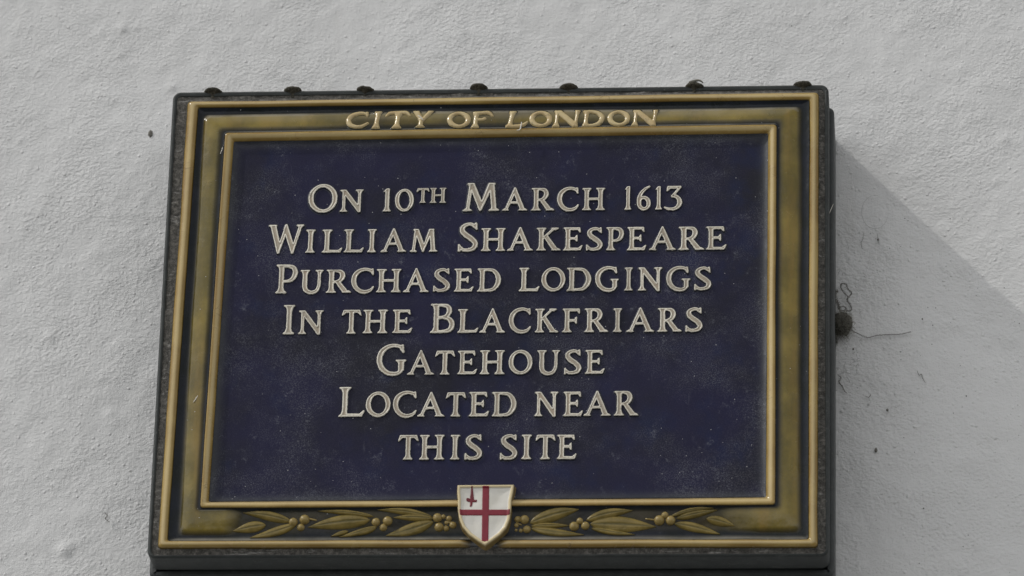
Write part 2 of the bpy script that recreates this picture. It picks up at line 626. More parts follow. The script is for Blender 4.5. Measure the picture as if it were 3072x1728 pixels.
# gritty sealant bed between the casing lip and the ceramic
sec, nn = [], 12
for k in range(nn):
    t = k / (nn - 1)
    L = lerp(inset(LC0, -0.0006), inset(LB1, 0.0008), t)
    h = 0.0004 * vnoise(L[:, 0] * 260, L[:, 1] * 260, 20) + 0.0004 * vnoise(L[:, 0] * 90, L[:, 1] * 90, 21)
    sec.append((L, FRONT + 0.0012 - h - 0.0016 * t * t))
loft('sealant', sec, M_GRIT)

# outer rim: a half-round rib; it dies away behind the tip of the shield
s0, s1 = spot(1425 - 26, 1640)[0], spot(1490 + 15, 1640)[0]


def dip(L):
    low = L[:, 1] < spot(1450, 1560)[1]
    mid = (s0 + s1) / 2
    half = (s1 - s0) / 2
    q = np.clip((1.45 - np.abs(L[:, 0] - mid) / half) / 0.8, 0, 1)
    return np.where(low, q * q * (3 - 2 * q), 0.0)


def rib(name, La, Lb, h0, h1, hgt, seed, use_dip=False, n=15):
    sec, U, D = [], [], []
    for k in range(n):
        u = 0.5 - 0.5 * math.cos(math.pi * k / (n - 1))
        L = lerp(La, Lb, u)
        dd = dip(L) if use_dip else np.zeros(NL)
        hh = hgt * (1 + 0.10 * vnoise(L[:, 0] * 14 + seed, L[:, 1] * 14, seed)) * (1 - 0.85 * dd)
        h = lerp(h0, h1, u) + hh * math.sqrt(max(0.0, 1 - (2 * u - 1) ** 2)) ** 0.9
        sec.append((L, FRONT - h))
        U.append(np.full(NL, u))
        D.append(dd)
    at = {'u': np.stack(U, 1).ravel(), 'dark': np.stack(D, 1).ravel()}
    return loft(name, sec, M_RIM, attrs=at)


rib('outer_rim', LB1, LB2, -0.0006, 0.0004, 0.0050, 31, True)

# border band: dark pooled groove, raised olive moulding, dark groove
bx0, bx1 = spot(695, 1580)[0], spot(2215, 1580)[0]
zlow = spot(1450, 1520)[1]
tx0, tx1 = spot(1000, 360)[0], spot(1990, 360)[0]
ztop = spot(1450, 420)[1]
sec, BA = [], []
for k in range(26):
    t = k / 25
    if t < 0.22:
        L = lerp(LB2, LG1, t / 0.22)
    elif t < 0.86:
        L = lerp(LG1, LG2, (t - 0.22) / 0.64)
    else:
        L = lerp(LG2, LR1, (t - 0.86) / 0.14)
    w = np.clip((t - 0.14) / 0.16, 0, 1)
    w2 = np.clip((1.0 - t) / 0.16, 0, 1)
    prof = (w * w * (3 - 2 * w)) * (w2 * w2 * (3 - 2 * w2))
    wc = np.clip((t - 0.14) / 0.19, 0, 1)
    wc2 = np.clip((0.98 - t) / 0.24, 0, 1)
    colour = (wc * wc * (3 - 2 * wc)) * (wc2 * wc2 * (3 - 2 * wc2))
    ed = 0.25 * vnoise(L[:, 0] * 60, L[:, 1] * 60, 41)
    e0 = np.clip((L[:, 0] - bx0) / 0.012 + 0.5 + ed, 0, 1)
    e1 = np.clip((bx1 - L[:, 0]) / 0.030 + 0.5 + ed, 0, 1)
    m = np.where(L[:, 1] < zlow, 1 - (0.86 + 0.12 * vnoise(L[:, 0] * 45, L[:, 1] * 60, 47)) * e0 * e1, 1.0)
    # behind CITY OF LONDON the glaze has pooled dark round the letters
    t0 = np.clip((L[:, 0] - tx0) / 0.02 + 0.5, 0, 1) * np.clip((tx1 - L[:, 0]) / 0.02 + 0.5, 0, 1)
    blot = np.clip(0.5 + 1.2 * vnoise(L[:, 0] * 34, L[:, 1] * 60, 43), 0, 1)
    m = m * np.where(L[:, 1] > ztop, 1 - t0 * (0.05 + 0.55 * blot), 1.0)
    hcol = np.where(L[:, 1] < zlow, 1 - 0.75 * e0 * e1, 1.0)
    rise = smooth01(np.array((t - 0.10) / 0.95)) * 0.0042
    h = 0.0004 + rise + (0.0012 * prof + 0.0016 * prof * math.sin(math.pi * np.clip((t - 0.1) / 0.84, 0, 1)) ** 0.8) * hcol - 0.0010 * (1 - hcol) * prof
    h = h + 0.0020 * math.exp(-(1 - t) / 0.07) + 0.0025 * math.exp(-t / 0.08)
    h = h + 0.0005 * vnoise(L[:, 0] * 20, L[:, 1] * 20, 42) * prof
    sec.append((L, FRONT - h))
    BA.append(colour * m * (0.9 + 0.1 * vnoise(L[:, 0] * 50, L[:, 1] * 50, 44)))
loft('border_band', sec, M_BAND, attrs={'band': np.stack(BA, 1).ravel()})
from mathutils.kdtree import KDTree
_L = np.stack([np.concatenate([L[:, 0] for L, y in sec]), np.concatenate([L[:, 1] for L, y in sec]), np.concatenate([FRONT - y for L, y in sec])], -1)
_kd = KDTree(len(_L))
for _i, _p in enumerate(_L):
    _kd.insert((_p[0], _p[1], 0), _i)
_kd.balance()


def band_height(x, z):
    n = _kd.find_n((x, z, 0), 5)
    w = [1 / (d + 0.0003) for _, _, d in n]
    return sum(_L[i][2] * q for (_, i, _), q in zip(n, w)) / sum(w)



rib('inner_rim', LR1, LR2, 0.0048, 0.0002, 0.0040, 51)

# blue panel: a slightly uneven sheet with a fillet up to the inner rim
P0 = np.array([spot(*q) for q in R2])
NU, NV = 300, 220
uu, vv = np.meshgrid(np.linspace(0, 1, NU), np.linspace(0, 1, NV), indexing='ij')
uu3, vv3 = uu[..., None], vv[..., None]
G = (P0[0] * (1 - uu3) + P0[1] * uu3) * (1 - vv3) + (P0[3] * (1 - uu3) + P0[2] * uu3) * vv3
cen = P0.mean(0)
G = cen + (G - cen) * 1.002
wid, hei = np.linalg.norm(P0[1] - P0[0]), np.linalg.norm(P0[3] - P0[0])
de = np.minimum(np.minimum(uu, 1 - uu) * wid, np.minimum(vv, 1 - vv) * hei)
hp = 0.0026 * np.exp(-de / 0.0034) + 0.0004 * vnoise(G[..., 0] * 9, G[..., 1] * 9, 61)
PANEL_H = 0.0003
V = np.stack([G[..., 0], FRONT - PANEL_H - hp, G[..., 1]], -1).reshape(-1, 3) - ORIGIN
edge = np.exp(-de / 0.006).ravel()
link('panel', mesh('panel', V, grid_faces(NU, NV), {'edge': edge}), M_PANEL, plaque)

# ------------------------------------------------------------------ glyphs as signed distance shapes (cap height 1)


def sd_poly(X, Y, P):
    P = np.asarray(P, float)
    d = np.full(X.shape, 1e9)
    s = np.ones(X.shape)
    n = len(P)
    for i in range(n):
        a, b = P[i], P[i - 1]
        ex, ey = b - a
        wx, wy = X - a[0], Y - a[1]
        t = np.clip((wx * ex + wy * ey) / (ex * ex + ey * ey + 1e-12), 0, 1)
        d = np.minimum(d, (wx - ex * t) ** 2 + (wy - ey * t) ** 2)
        c1, c2, c3 = Y >= a[1], Y < b[1], ex * wy > ey * wx
        flip = (c1 & c2 & c3) | (~c1 & ~c2 & ~c3)
        s = np.where(flip, -s, s)
    return s * np.sqrt(d)


def catmull(P, n=14):
    P = np.asarray(P, float)
    Q = np.vstack([2 * P[0] - P[1], P, 2 * P[-1] - P[-2]])
    out = []
    for i in range(1, len(Q) - 2):
        p0, p1, p2, p3 = Q[i - 1], Q[i], Q[i + 1], Q[i + 2]
        for t in np.linspace(0, 1, n, endpoint=False):
            out.append(0.5 * ((2 * p1) + (-p0 + p2) * t + (2 * p0 - 5 * p1 + 4 * p2 - p3) * t * t +
                              (-p0 + 3 * p1 - 3 * p2 + p3) * t ** 3))
    out.append(Q[-2])
    return np.array(out)


def sd_brush(X, Y, pts):
    S = catmull(pts)
    d = np.full(X.shape, 1e9)
    for x, y, w in S:
        d = np.minimum(d, np.hypot(X - x, Y - y) - w / 2)
    return d


def stem(x, s=0.19, y0=0.0, y1=1.0, top=1, bot=1, e=0.105):
    """upright stroke with flared serifs; top / bot: 1 both sides, 'l' or 'r' one side, 0 none"""
    h = s / 2
    L, R_ = [], []
    for yy, sg, kind in ((y0, 1, bot), (y1, -1, top)):
        el = e if kind in (1, 'l') else 0.0
        er = e if kind in (1, 'r') else 0.0
        if kind == 0:
            L.append([(x - h, yy)]); R_.append([(x + h, yy)])
        else:
            L.append([(x - h - el, yy), (x - h - el * 0.95, yy + sg * 0.030), (x - h - el * 0.25, yy + sg * 0.085), (x - h + 0.006, yy + sg * 0.2)])
            R_.append([(x + h + er, yy), (x + h + er * 0.95, yy + sg * 0.030), (x + h + er * 0.25, yy + sg * 0.085), (x + h - 0.006, yy + sg * 0.2)])
    return ('p', L[0] + L[1][::-1] + R_[1] + R_[0][::-1])


def diag(x0, x1, w, y0=0.0, y1=1.0, w1=None):
    w1 = w if w1 is None else w1
    return ('p', [(x0 - w / 2, y0), (x1 - w1 / 2, y1), (x1 + w1 / 2, y1), (x0 + w / 2, y0)])


def foot(x, s, y=0.0, up=1, e=0.10):
    h = s / 2
    return ('p', [(x - h - e, y), (x - h - e * 0.9, y + up * 0.03), (x - h * 0.8, y + up * 0.09), (x + h * 0.8, y + up * 0.09),
                  (x + h + e * 0.9, y + up * 0.03), (x + h + e, y)])


def ring(rx, ry, cx, cy, side, top):
    pts = []
    for k in range(17):
        a = 2 * math.pi * k / 16 + 0.12
        w = top + (side - top) * abs(math.cos(a - 0.22)) ** 1.5
        pts.append((cx + (rx - w / 2) * math.cos(a), cy + (ry - w / 2) * math.sin(a), w))
    return ('b', pts)


def glyph_prims(ch, k=1.0):
    S, T = 0.19 * k, 0.105 * k + 0.01
    a = 0.095 * k                      # horizontal arm weight
    if ch == 'I':
        return 0.41, [stem(0.205, S)]
    if ch == 'L':
        return 0.86, [stem(0.205, S, bot='l'), ('p', [(0.15, 0), (0.78, 0), (0.87, 0.20), (0.83, 0.20), (0.70, a), (0.15, a + 0.01)])]
    if ch in 'EF':
        P = [stem(0.205, S, top='l', bot='l' if ch == 'E' else 1),
             ('p', [(0.15, 1), (0.74, 1), (0.77, 0.80), (0.735, 0.80), (0.64, 1 - a), (0.15, 1 - a - 0.01)])]
        m = 0.52 if ch == 'E' else 0.50
        P.append(('p', [(0.2, m + a / 2), (0.53, m + a / 2), (0.60, m + 0.15), (0.63, m + 0.15), (0.63, m - 0.14), (0.60, m - 0.14), (0.53, m - a / 2), (0.2, m - a / 2)]))
        if ch == 'E':
            P.append(('p', [(0.15, 0), (0.78, 0), (0.87, 0.21), (0.83, 0.21), (0.68, a), (0.15, a + 0.01)]))
        return 0.87 if ch == 'E' else 0.77, P
    if ch == 'T':
        return 0.88, [stem(0.44, S, top=0), ('p', [(0.0, 0.765), (0.075, 1), (0.805, 1), (0.88, 0.765), (0.84, 0.775), (0.70, 1 - a - 0.01), (0.18, 1 - a - 0.01), (0.04, 0.775)])]
    if ch == 'H':
        return 1.03, [stem(0.20, S), stem(0.83, S), ('p', [(0.2, 0.46), (0.83, 0.46), (0.83, 0.46 + a), (0.2, 0.46 + a)])]
    if ch == 'N':
        return 1.02, [stem(0.17, T, top=0, e=0.10), stem(0.84, T, bot=0, e=0.10),
                      ('p', [(0.02, 1), (0.26, 1), (0.90, 0.14), (0.90, -0.03), (0.80, -0.03), (0.115, 0.90), (0.02, 0.96)])]
    if ch == 'M':
        return 1.24, [diag(0.14, 0.245, T, w1=T), foot(0.14, T), diag(1.07, 0.97, S, w1=S * 0.95), foot(1.07, S),
                      ('p', [(0.13, 1), (0.35, 1), (0.66, 0.27), (0.60, 0.0), (0.56, 0.0), (0.20, 0.90), (0.13, 0.955)]),
                      ('p', [(0.87, 1), (1.08, 1), (1.08, 0.96), (1.0, 0.9), (0.615, 0.0), (0.56, 0.0), (0.585, 0.2)])]
    if ch == 'W':
        return 1.52, [('p', [(0.11, 1), (0.33, 1), (0.56, 0.25), (0.49, -0.02), (0.44, -0.02)]), foot(0.215, S, 1, -1, 0.08),
                      ('p', [(0.44, -0.02), (0.50, -0.02), (0.83, 0.86), (0.78, 1.02), (0.74, 1.02), (0.47, 0.22)]),
                      ('p', [(0.74, 1.02), (0.80, 1.02), (1.12, 0.25), (1.08, -0.02), (1.03, -0.02), (0.66, 0.84)]),
                      ('p', [(1.03, -0.02), (1.09, -0.02), (1.42, 1), (1.31, 1), (1.05, 0.20)]), foot(1.355, T, 1, -1, 0.10)]
    if ch == 'A':
        return 1.13, [('p', [(0.09, 0), (0.20, 0), (0.60, 0.88), (0.57, 1.03), (0.53, 1.03)]),
                      ('p', [(0.53, 1.03), (0.58, 1.03), (1.04, 0), (0.83, 0), (0.475, 0.84)]),
                      ('p', [(0.26, 0.31), (0.84, 0.31), (0.80, 0.31 + a * 0.9), (0.30, 0.31 + a * 0.9)]),
                      foot(0.135, T, e=0.09), foot(0.935, S, e=0.10)]
    if ch == 'K':
        return 1.0, [stem(0.20, S), ('p', [(0.22, 0.43), (0.22, 0.55), (0.70, 1.0), (0.83, 1.0)]), foot(0.78, T, 1, -1, 0.10),
                     ('p', [(0.33, 0.56), (0.47, 0.66), (0.95, 0.0), (0.70, 0.0)]), foot(0.84, S, e=0.10)]
    if ch == 'R':
        return 0.98, [stem(0.20, S, top='l'), ('b', [(0.18, 1 - a / 2, a), (0.40, 1 - a / 2, a * 1.05), (0.58, 0.90, S * 0.85), (0.645, 0.74, S), (0.57, 0.56, S * 0.8), (0.40, 0.48, a), (0.22, 0.475, a * 0.9)]),
                      ('p', [(0.33, 0.50), (0.50, 0.54), (0.93, 0.0), (0.68, 0.0)]), foot(0.83, S, e=0.08)]
    if ch == 'P':
        return 0.79, [stem(0.20, S, top='l'), ('b', [(0.18, 1 - a / 2, a), (0.40, 1 - a / 2, a * 1.05), (0.61, 0.89, S * 0.85), (0.68, 0.71, S), (0.60, 0.51, S * 0.8), (0.42, 0.42, a), (0.22, 0.42, a * 0.9)])]
    if ch == 'B':
        return 0.86, [stem(0.20, S, top='l', bot='l'), ('b', [(0.18, 1 - a / 2, a), (0.38, 1 - a / 2, a), (0.58, 0.91, S * 0.8), (0.64, 0.76, S * 0.95), (0.57, 0.60, S * 0.75), (0.40, 0.535, a), (0.22, 0.53, a)]),
                      ('b', [(0.22, 0.53, a), (0.45, 0.53, a), (0.66, 0.46, S * 0.8), (0.745, 0.28, S), (0.66, 0.10, S * 0.8), (0.42, a / 2, a), (0.18, a / 2, a)])]
    if ch == 'D':
        return 1.01, [stem(0.20, S, top='l', bot='l'), ('b', [(0.18, 1 - a / 2, a), (0.42, 1 - a / 2, a), (0.68, 0.91, S * 0.7), (0.85, 0.72, S * 0.95), (0.905, 0.50, S * 1.05), (0.85, 0.28, S * 0.95), (0.68, 0.09, S * 0.7), (0.42, a / 2, a), (0.18, a / 2, a)])]
    if ch == 'O':
        return 1.06, [ring(0.53, 0.53, 0.53, 0.5, S * 1.02, S * 0.60)]
    if ch == '0':
        return 0.82, [ring(0.41, 0.52, 0.41, 0.5, S * 0.88, S * 0.50)]
    if ch in 'CG':
        pts = [(0.95, 0.80, T * 0.5), (0.88, 0.93, T), (0.66, 1.0, T * 1.05), (0.40, 0.96, S * 0.75), (0.18, 0.78, S), (0.105, 0.50, S * 1.05), (0.19, 0.23, S), (0.40, 0.045, S * 0.85), (0.64, 0.0, T * 1.2)]
        if ch == 'C':
            pts += [(0.86, 0.07, T), (0.99, 0.22, T * 0.45)]
            return 1.02, [('b', pts), ('p', [(0.90, 1.03), (0.965, 1.03), (0.985, 0.74), (0.94, 0.76), (0.84, 0.90)])]
        pts += [(0.80, 0.04, T * 1.1), (0.88, 0.10, T)]
        return 1.08, [('b', pts), ('p', [(0.88, 1.03), (0.945, 1.03), (0.965, 0.74), (0.92, 0.76), (0.82, 0.90)]),
                      ('p', [(0.80, 0.06), (0.98, 0.12), (0.975, 0.40), (1.06, 0.46), (1.06, 0.49), (0.70, 0.49), (0.70, 0.46), (0.79, 0.40)])]
    if ch == 'S':
        return 0.72, [('b', [(0.60, 0.87, T * 0.9), (0.47, 0.97, T), (0.30, 0.965, S * 0.65), (0.155, 0.87, S * 0.85), (0.14, 0.72, S), (0.28, 0.57, S * 1.05), (0.48, 0.43, S * 1.05), (0.615, 0.26, S), (0.565, 0.105, S * 0.85), (0.40, 0.03, S * 0.65), (0.20, 0.03, T), (0.09, 0.11, T * 0.9)]),
                      ('p', [(0.60, 1.03), (0.655, 1.03), (0.665, 0.77), (0.62, 0.79), (0.52, 0.90)]),
                      ('p', [(0.0, -0.03), (0.05, -0.03), (0.16, 0.07), (0.06, 0.22), (0.01, 0.25)])]
    if ch == 'U':
        return 1.0, [stem(0.19, S, y0=0.35, bot=0, e=0.10), ('b', [(0.19, 0.55, S), (0.19, 0.32, S), (0.26, 0.12, S * 0.9), (0.47, 0.025, T * 1.15), (0.70, 0.10, T * 1.1), (0.80, 0.32, T), (0.81, 0.55, T)]),
                     stem(0.81, T, y0=0.40, bot=0, e=0.11)]
    if ch == 'Y':
        return 0.9, [stem(0.45, S, y1=0.5, top=0), ('p', [(0.0, 1), (0.25, 1), (0.53, 0.52), (0.53, 0.4), (0.36, 0.4)]), ('p', [(0.72, 1), (0.92, 1), (0.56, 0.40), (0.42, 0.42)])]
    if ch == '1':
        return 0.36, [stem(0.20, S * 0.92, top=0, e=0.085), ('p', [(0.03, 0.90), (0.17, 1.02), (0.20 + S * 0.46, 1.03), (0.20 + S * 0.46, 0.80), (0.12, 0.90)])]
    if ch == '6':
        return 0.66, [ring(0.32, 0.31, 0.33, 0.29, S * 0.92, S * 0.62), ('b', [(0.085, 0.32, S * 0.85), (0.10, 0.52, S * 0.9), (0.22, 0.76, S * 0.75), (0.42, 0.94, T * 0.9), (0.60, 1.03, T * 0.45)])]
    if ch == '3':
        return 0.76, [('p', [(0.12, 1.02), (0.72, 1.02), (0.72, 0.97), (0.40, 0.58), (0.28, 0.58), (0.57, 0.92), (0.22, 0.915), (0.12, 0.80), (0.09, 0.80)]),
                      ('b', [(0.34, 0.585, T * 0.9), (0.50, 0.56, T * 1.2), (0.63, 0.44, S * 0.9), (0.66, 0.27, S), (0.57, 0.11, S * 0.8), (0.40, 0.02, T), (0.16, 0.025, T * 0.8), (0.0, 0.09, T * 0.35)])]
    raise ValueError(ch)


def rustic_prims(ch):
    """the plumper, flared capitals of the heading"""
    S, T = 0.225, 0.15

    def fl(x0, x1, w, y0=0.0, y1=1.0, f=0.075):
        m0, m1 = x0 + (x1 - x0) * 0.25, x0 + (x1 - x0) * 0.75
        ym0, ym1 = y0 + (y1 - y0) * 0.25, y0 + (y1 - y0) * 0.75
        h = w / 2
        return ('p', [(x0 - h - f, y0), (m0 - h * 0.9, ym0), (m1 - h * 0.9, ym1), (x1 - h - f * 0.8, y1), (x1 + h + f * 0.8, y1), (m1 + h * 0.9, ym1), (m0 + h * 0.9, ym0), (x0 + h + f, y0)])
    if ch == 'C':
        return 1.22, [('b', [(1.13, 0.86, 0.10), (0.90, 0.95, 0.15), (0.62, 0.93, 0.19), (0.28, 0.78, S), (0.13, 0.48, S), (0.24, 0.18, S), (0.55, 0.05, 0.18), (0.88, 0.08, 0.15), (1.17, 0.27, 0.10)]),
                      ('p', [(1.05, 1.02), (1.16, 1.02), (1.16, 0.72), (1.0, 0.88)])]
    if ch == 'I':
        return 0.5, [fl(0.20, 0.30, S)]
    if ch == 'T':
        return 1.32, [fl(0.60, 0.68, S * 1.05, y1=0.9, f=0.11), ('b', [(0.04, 0.74, 0.07), (0.22, 0.90, 0.14), (0.64, 0.93, 0.15), (1.08, 0.92, 0.16), (1.28, 0.75, 0.07)])]
    if ch == 'Y':
        return 1.12, [fl(0.42, 0.47, S, y1=0.5, f=0.12), ('p', [(0.0, 1.0), (0.30, 1.0), (0.58, 0.50), (0.54, 0.36), (0.38, 0.42)]), ('p', [(0.84, 1.0), (1.12, 1.0), (0.58, 0.36), (0.44, 0.46)])]
    if ch == 'O':
        return 1.30, [ring(0.65, 0.52, 0.65, 0.5, 0.27, 0.16)]
    if ch == 'F':
        return 1.22, [fl(0.22, 0.28, S, y1=0.96, f=0.10), ('b', [(0.20, 0.91, 0.16), (0.55, 0.92, 0.15), (0.95, 0.92, 0.17), (1.18, 0.72, 0.07)]), ('b', [(0.28, 0.50, 0.12), (0.60, 0.50, 0.13), (0.74, 0.55, 0.16)])]
    if ch == 'L':
        return 1.26, [fl(0.22, 0.40, S, f=0.08), ('b', [(0.10, 0.07, 0.13), (0.45, 0.06, 0.15), (0.85, 0.09, 0.17), (1.05, 0.17, 0.16), (1.22, 0.32, 0.07)])]
    if ch == 'N':
        return 1.52, [fl(0.20, 0.28, 0.17, f=0.10), fl(1.27, 1.40, 0.15, f=0.06), ('p', [(0.18, 1.0), (0.48, 1.0), (1.34, 0.22), (1.36, -0.02), (1.16, -0.02), (0.28, 0.80)])]
    if ch == 'D':
        return 1.28, [fl(0.18, 0.24, S, f=0.07), ('b', [(0.10, 0.93, 0.13), (0.50, 0.93, 0.15), (0.90, 0.83, 0.21), (1.13, 0.54, 0.27), (0.98, 0.21, 0.22), (0.60, 0.06, 0.15), (0.10, 0.06, 0.13)])]
    raise ValueError(ch)


def eval_prims(prims, X, Y):
    d = np.full(X.shape, 1e9)
    for kind, pts in prims:
        d = np.minimum(d, sd_poly(X, Y, pts) if kind == 'p' else sd_brush(X, Y, pts))
    return d


def exact_sd(prims, x0, x1, y0, y1, step):
    """true distance to the outline of the union, on a grid"""
    xs = np.arange(x0, x1 + step, step)
    ys = np.arange(y0, y1 + step, step)
    X, Y = np.meshgrid(xs, ys, indexing='ij')
    d = eval_prims(prims, X, Y)
    pts = []
    for ax in (0, 1):
        a = d[:-1, :] if ax == 0 else d[:, :-1]
        b = d[1:, :] if ax == 0 else d[:, 1:]
        ii = np.nonzero((a < 0) != (b < 0))
        t = a[ii] / (a[ii] - b[ii])
        if ax == 0:
            pts.append(np.stack([X[:-1][ii] + t * step, Y[:-1][ii]], -1))
        else:
            pts.append(np.stack([X[:, :-1][ii], Y[:, :-1][ii] + t * step], -1))
    P = np.concatenate(pts)
    sel = d < 0.12
    Q = np.stack([X[sel], Y[sel]], -1)
    dd = np.full(len(Q), 1e9)
    for k in range(0, len(P), 400):
        dd = np.minimum(dd, np.sqrt(((Q[:, None] - P[None, k:k + 400]) ** 2).sum(-1)).min(1))
    out = d.copy()
    out[sel] = np.where(d[sel] < 0, -dd, dd)
    return X, Y, out


def relief_mesh(name, prims, width, height_fn, skirt, step=1 / 46, x0=None, x1=None, y0=None, y1=None, grow=0.0):
    x0 = -0.08 if x0 is None else x0
    x1 = width + 0.08 if x1 is None else x1
    y0 = -0.12 if y0 is None else y0
    y1 = 1.14 if y1 is None else y1
    X, Y, D = exact_sd(prims, x0, x1, y0, y1, step)
    D = D - grow
    # pull the nearest grid points on to the outline so the edge is smooth
    gx, gy = np.gradient(D, step)
    gl = np.maximum(np.hypot(gx, gy), 0.4)
    near = np.abs(D) < 0.48 * step
    X = np.where(near, X - D * gx / gl ** 2, X)
    Y = np.where(near, Y - D * gy / gl ** 2, Y)
    D = np.where(near, 0.0, D)
    Hh = height_fn(D, X, Y)
    F = grid_faces(*X.shape)
    dv = D.ravel()
    F = F[(dv[F].min(1) < skirt)]
    used = np.unique(F)
    remap = np.full(dv.size, -1)
    remap[used] = np.arange(len(used))
    V = np.stack([X.ravel(), -Hh.ravel(), Y.ravel()], -1)[used]
    return mesh(name, V, remap[F], {'d': dv[used]})


def letter_height(D, X, Y):
    # crisp raised outline, slightly sunken field inside (tube-lined glaze)
    up = 1 - smooth01(D / 0.045)
    ridge = 0.0019 * up
    sink = 0.00050 * smooth01((-D - 0.030) / 0.030)
    return ridge - sink - 0.0002


def heading_height(D, X, Y):
    up = 1 - smooth01(D / 0.07)
    return 0.0013 * up + 0.0013 * np.sqrt(np.clip(-D / 0.11, 0, 1)) - 0.0003


GLYPHS = {}


def glyph_mesh(ch, style):
    key = (ch, style)
    if key not in GLYPHS:
        if style == 'heading':
            w, pr = rustic_prims(ch)
            me = relief_mesh('letter', pr, w, heading_height, 0.085, x0=-0.13, x1=w + 0.13, y0=-0.15, grow=0.024)
            me.materials.append(M_HEAD)
        else:
            w, pr = glyph_prims(ch, {'big': 0.86, 'small': 1.0, 'mini': 1.05}[style])
            me = relief_mesh('letter', pr, w, letter_height, 0.06)
            me.materials.append(M_LETTER)
        GLYPHS[key] = (w, me)
    return GLYPHS[key]


def place_letters(ox, oy, sc, rows, style_of, depth, lean=None):
    for ch, x0, x1, yt, yb in rows:
        style = style_of(ch, yb - yt)
        c = ch
        w, me = glyph_mesh(c, style)
        lo, hi = (-0.03, 1.03) if c in 'OCGS0' else (0.0, 1.0)
        px0, px1, py0, py1 = ox + x0 / sc, ox + x1 / sc, oy + yt / sc, oy + yb / sc
        cx, cz = spot((px0 + px1) / 2, (py0 + py1) / 2, FRONT - depth - 0.0012)
        wx = spot(px1, (py0 + py1) / 2, FRONT)[0] - spot(px0, (py0 + py1) / 2, FRONT)[0]
        hz = spot((px0 + px1) / 2, py0, FRONT)[1] - spot((px0 + px1) / 2, py1, FRONT)[1]
        hz = hz / (hi - lo) * 0.975
        # the leaning of uprights seen from below widens the measured box a little
        wx = wx - 0.0004
        o = link('numeral' if c in '0136' else 'letter', me, None, plaque)
        o.scale = (wx / w, 1.0, hz)
        o.location = (cx - wx / 2 - ORIGIN[0], FRONT - depth, cz - hz / 2 - ORIGIN[2])
        if lean:                      # the heading stands on the sloping face of the moulding
            zb = cz - hz / 2
            hb = [band_height(cx + dx * wx, zb + q * hz) for q in (0.12, 0.88) for dx in (-0.3, 0, 0.3)]
            lo_, hi_ = sum(hb[:3]) / 3, sum(hb[3:]) / 3
            sl = (lo_ - hi_) / (0.76 * hz)
            o.rotation_euler = (math.atan(sl) * -1, 0, 0)
            o.location.y = FRONT - (lo_ + sl * 0.12 * hz) + lean


SC = 3.3542
sty = lambda ch, h: 'mini' if h < 180 else ('big' if h > 262 else 'small')
L1 = [('O', 490, 780, 108, 398), ('N', 803, 1045, 165, 388), ('1', 1235, 1318, 158, 385), ('0', 1360, 1548, 155, 388),
      ('T', 1575, 1705, 150, 298), ('H', 1712, 1874, 148, 298), ('M', 2050, 2410, 97, 380)]
L1b = [('A', 28, 278, 148, 376), ('R', 318, 543, 148, 375), ('C', 576, 796, 143, 377), ('H', 828, 1058, 148, 372),
       ('1', 1250, 1322, 135, 368), ('6', 1378, 1520, 137, 370), ('1', 1558, 1630, 135, 366), ('3', 1655, 1834, 132, 365)]
L2 = [('W', 72, 445, 518, 805), ('I', 460, 558, 567, 800), ('L', 625, 832, 567, 799), ('L', 845, 1048, 565, 797),
      ('I', 1082, 1172, 563, 795), ('A', 1220, 1476, 560, 792), ('M', 1515, 1785, 560, 791), ('S', 1996, 2200, 495, 790),
      ('H', 2226, 2471, 553, 783)]
L2b = [('A', 76, 336, 548, 780), ('K', 368, 606, 548, 778), ('E', 637, 834, 545, 777), ('S', 868, 1036, 543, 779),
       ('P', 1070, 1250, 542, 775), ('E', 1280, 1476, 540, 775), ('A', 1503, 1773, 540, 773), ('R', 1798, 2050, 537, 771), ('E', 2074, 2281, 535, 769)]
L3 = [('P', 157, 386, 918, 1209), ('U', 406, 642, 973, 1208), ('R', 668, 915, 970, 1203), ('C', 918, 1152, 958, 1203),
      ('H', 1172, 1422, 964, 1198), ('A', 1445, 1702, 960, 1197), ('S', 1745, 1916, 956, 1193), ('E', 1953, 2153, 960, 1192), ('D', 2188, 2426, 957, 1191)]
L3b = [('L', 190, 399, 951, 1188), ('O', 418, 658, 945, 1190), ('D', 673, 919, 950, 1184), ('G', 958, 1201, 942, 1185),
       ('I', 1254, 1337, 948, 1181), ('N', 1388, 1638, 947, 1180), ('G', 1673, 1921, 940, 1180), ('S', 1956, 2129, 940, 1176)]
L4 = [('I', 230, 356, 185, 481), ('N', 385, 641, 240, 478), ('T', 820, 1020, 234, 475), ('H', 1038, 1285, 233, 470),
      ('E', 1333, 1536, 232, 468), ('B', 1713, 1971, 172, 467), ('L', 1988, 2201, 227, 465)]
L4b = [('A', 133, 392, 225, 464), ('C', 423, 651, 218, 465), ('K', 689, 918, 222, 462), ('F', 963, 1142, 221, 460),
       ('R', 1188, 1422, 219, 458), ('I', 1475, 1564, 219, 457), ('A', 1613, 1889, 216, 456), ('R', 1923, 2161, 215, 454), ('S', 2203, 2376, 210, 455)]
L5 = [('G', 1170, 1480, 582, 891), ('A', 1486, 1756, 645, 887), ('T', 1760, 1962, 645, 886), ('E', 1988, 2189, 645, 883)]
L5b = [('H', 134, 382, 641, 882), ('O', 423, 663, 636, 885), ('U', 710, 945, 640, 884), ('S', 983, 1157, 633, 882), ('E', 1193, 1392, 638, 877)]
L6 = [('L', 791, 1056, 1010, 1310), ('O', 1066, 1314, 1056, 1313), ('C', 1338, 1581, 1056, 1312), ('A', 1588, 1860, 1066, 1308), ('T', 1868, 2073, 1064, 1308)]
L6b = [('E', 24, 230, 1060, 1307), ('D', 256, 502, 1060, 1307), ('N', 683, 926, 1058, 1304), ('E', 973, 1174, 1057, 1303),
       ('A', 1180, 1453, 1055, 1301), ('R', 1486, 1724, 1050, 1298)]
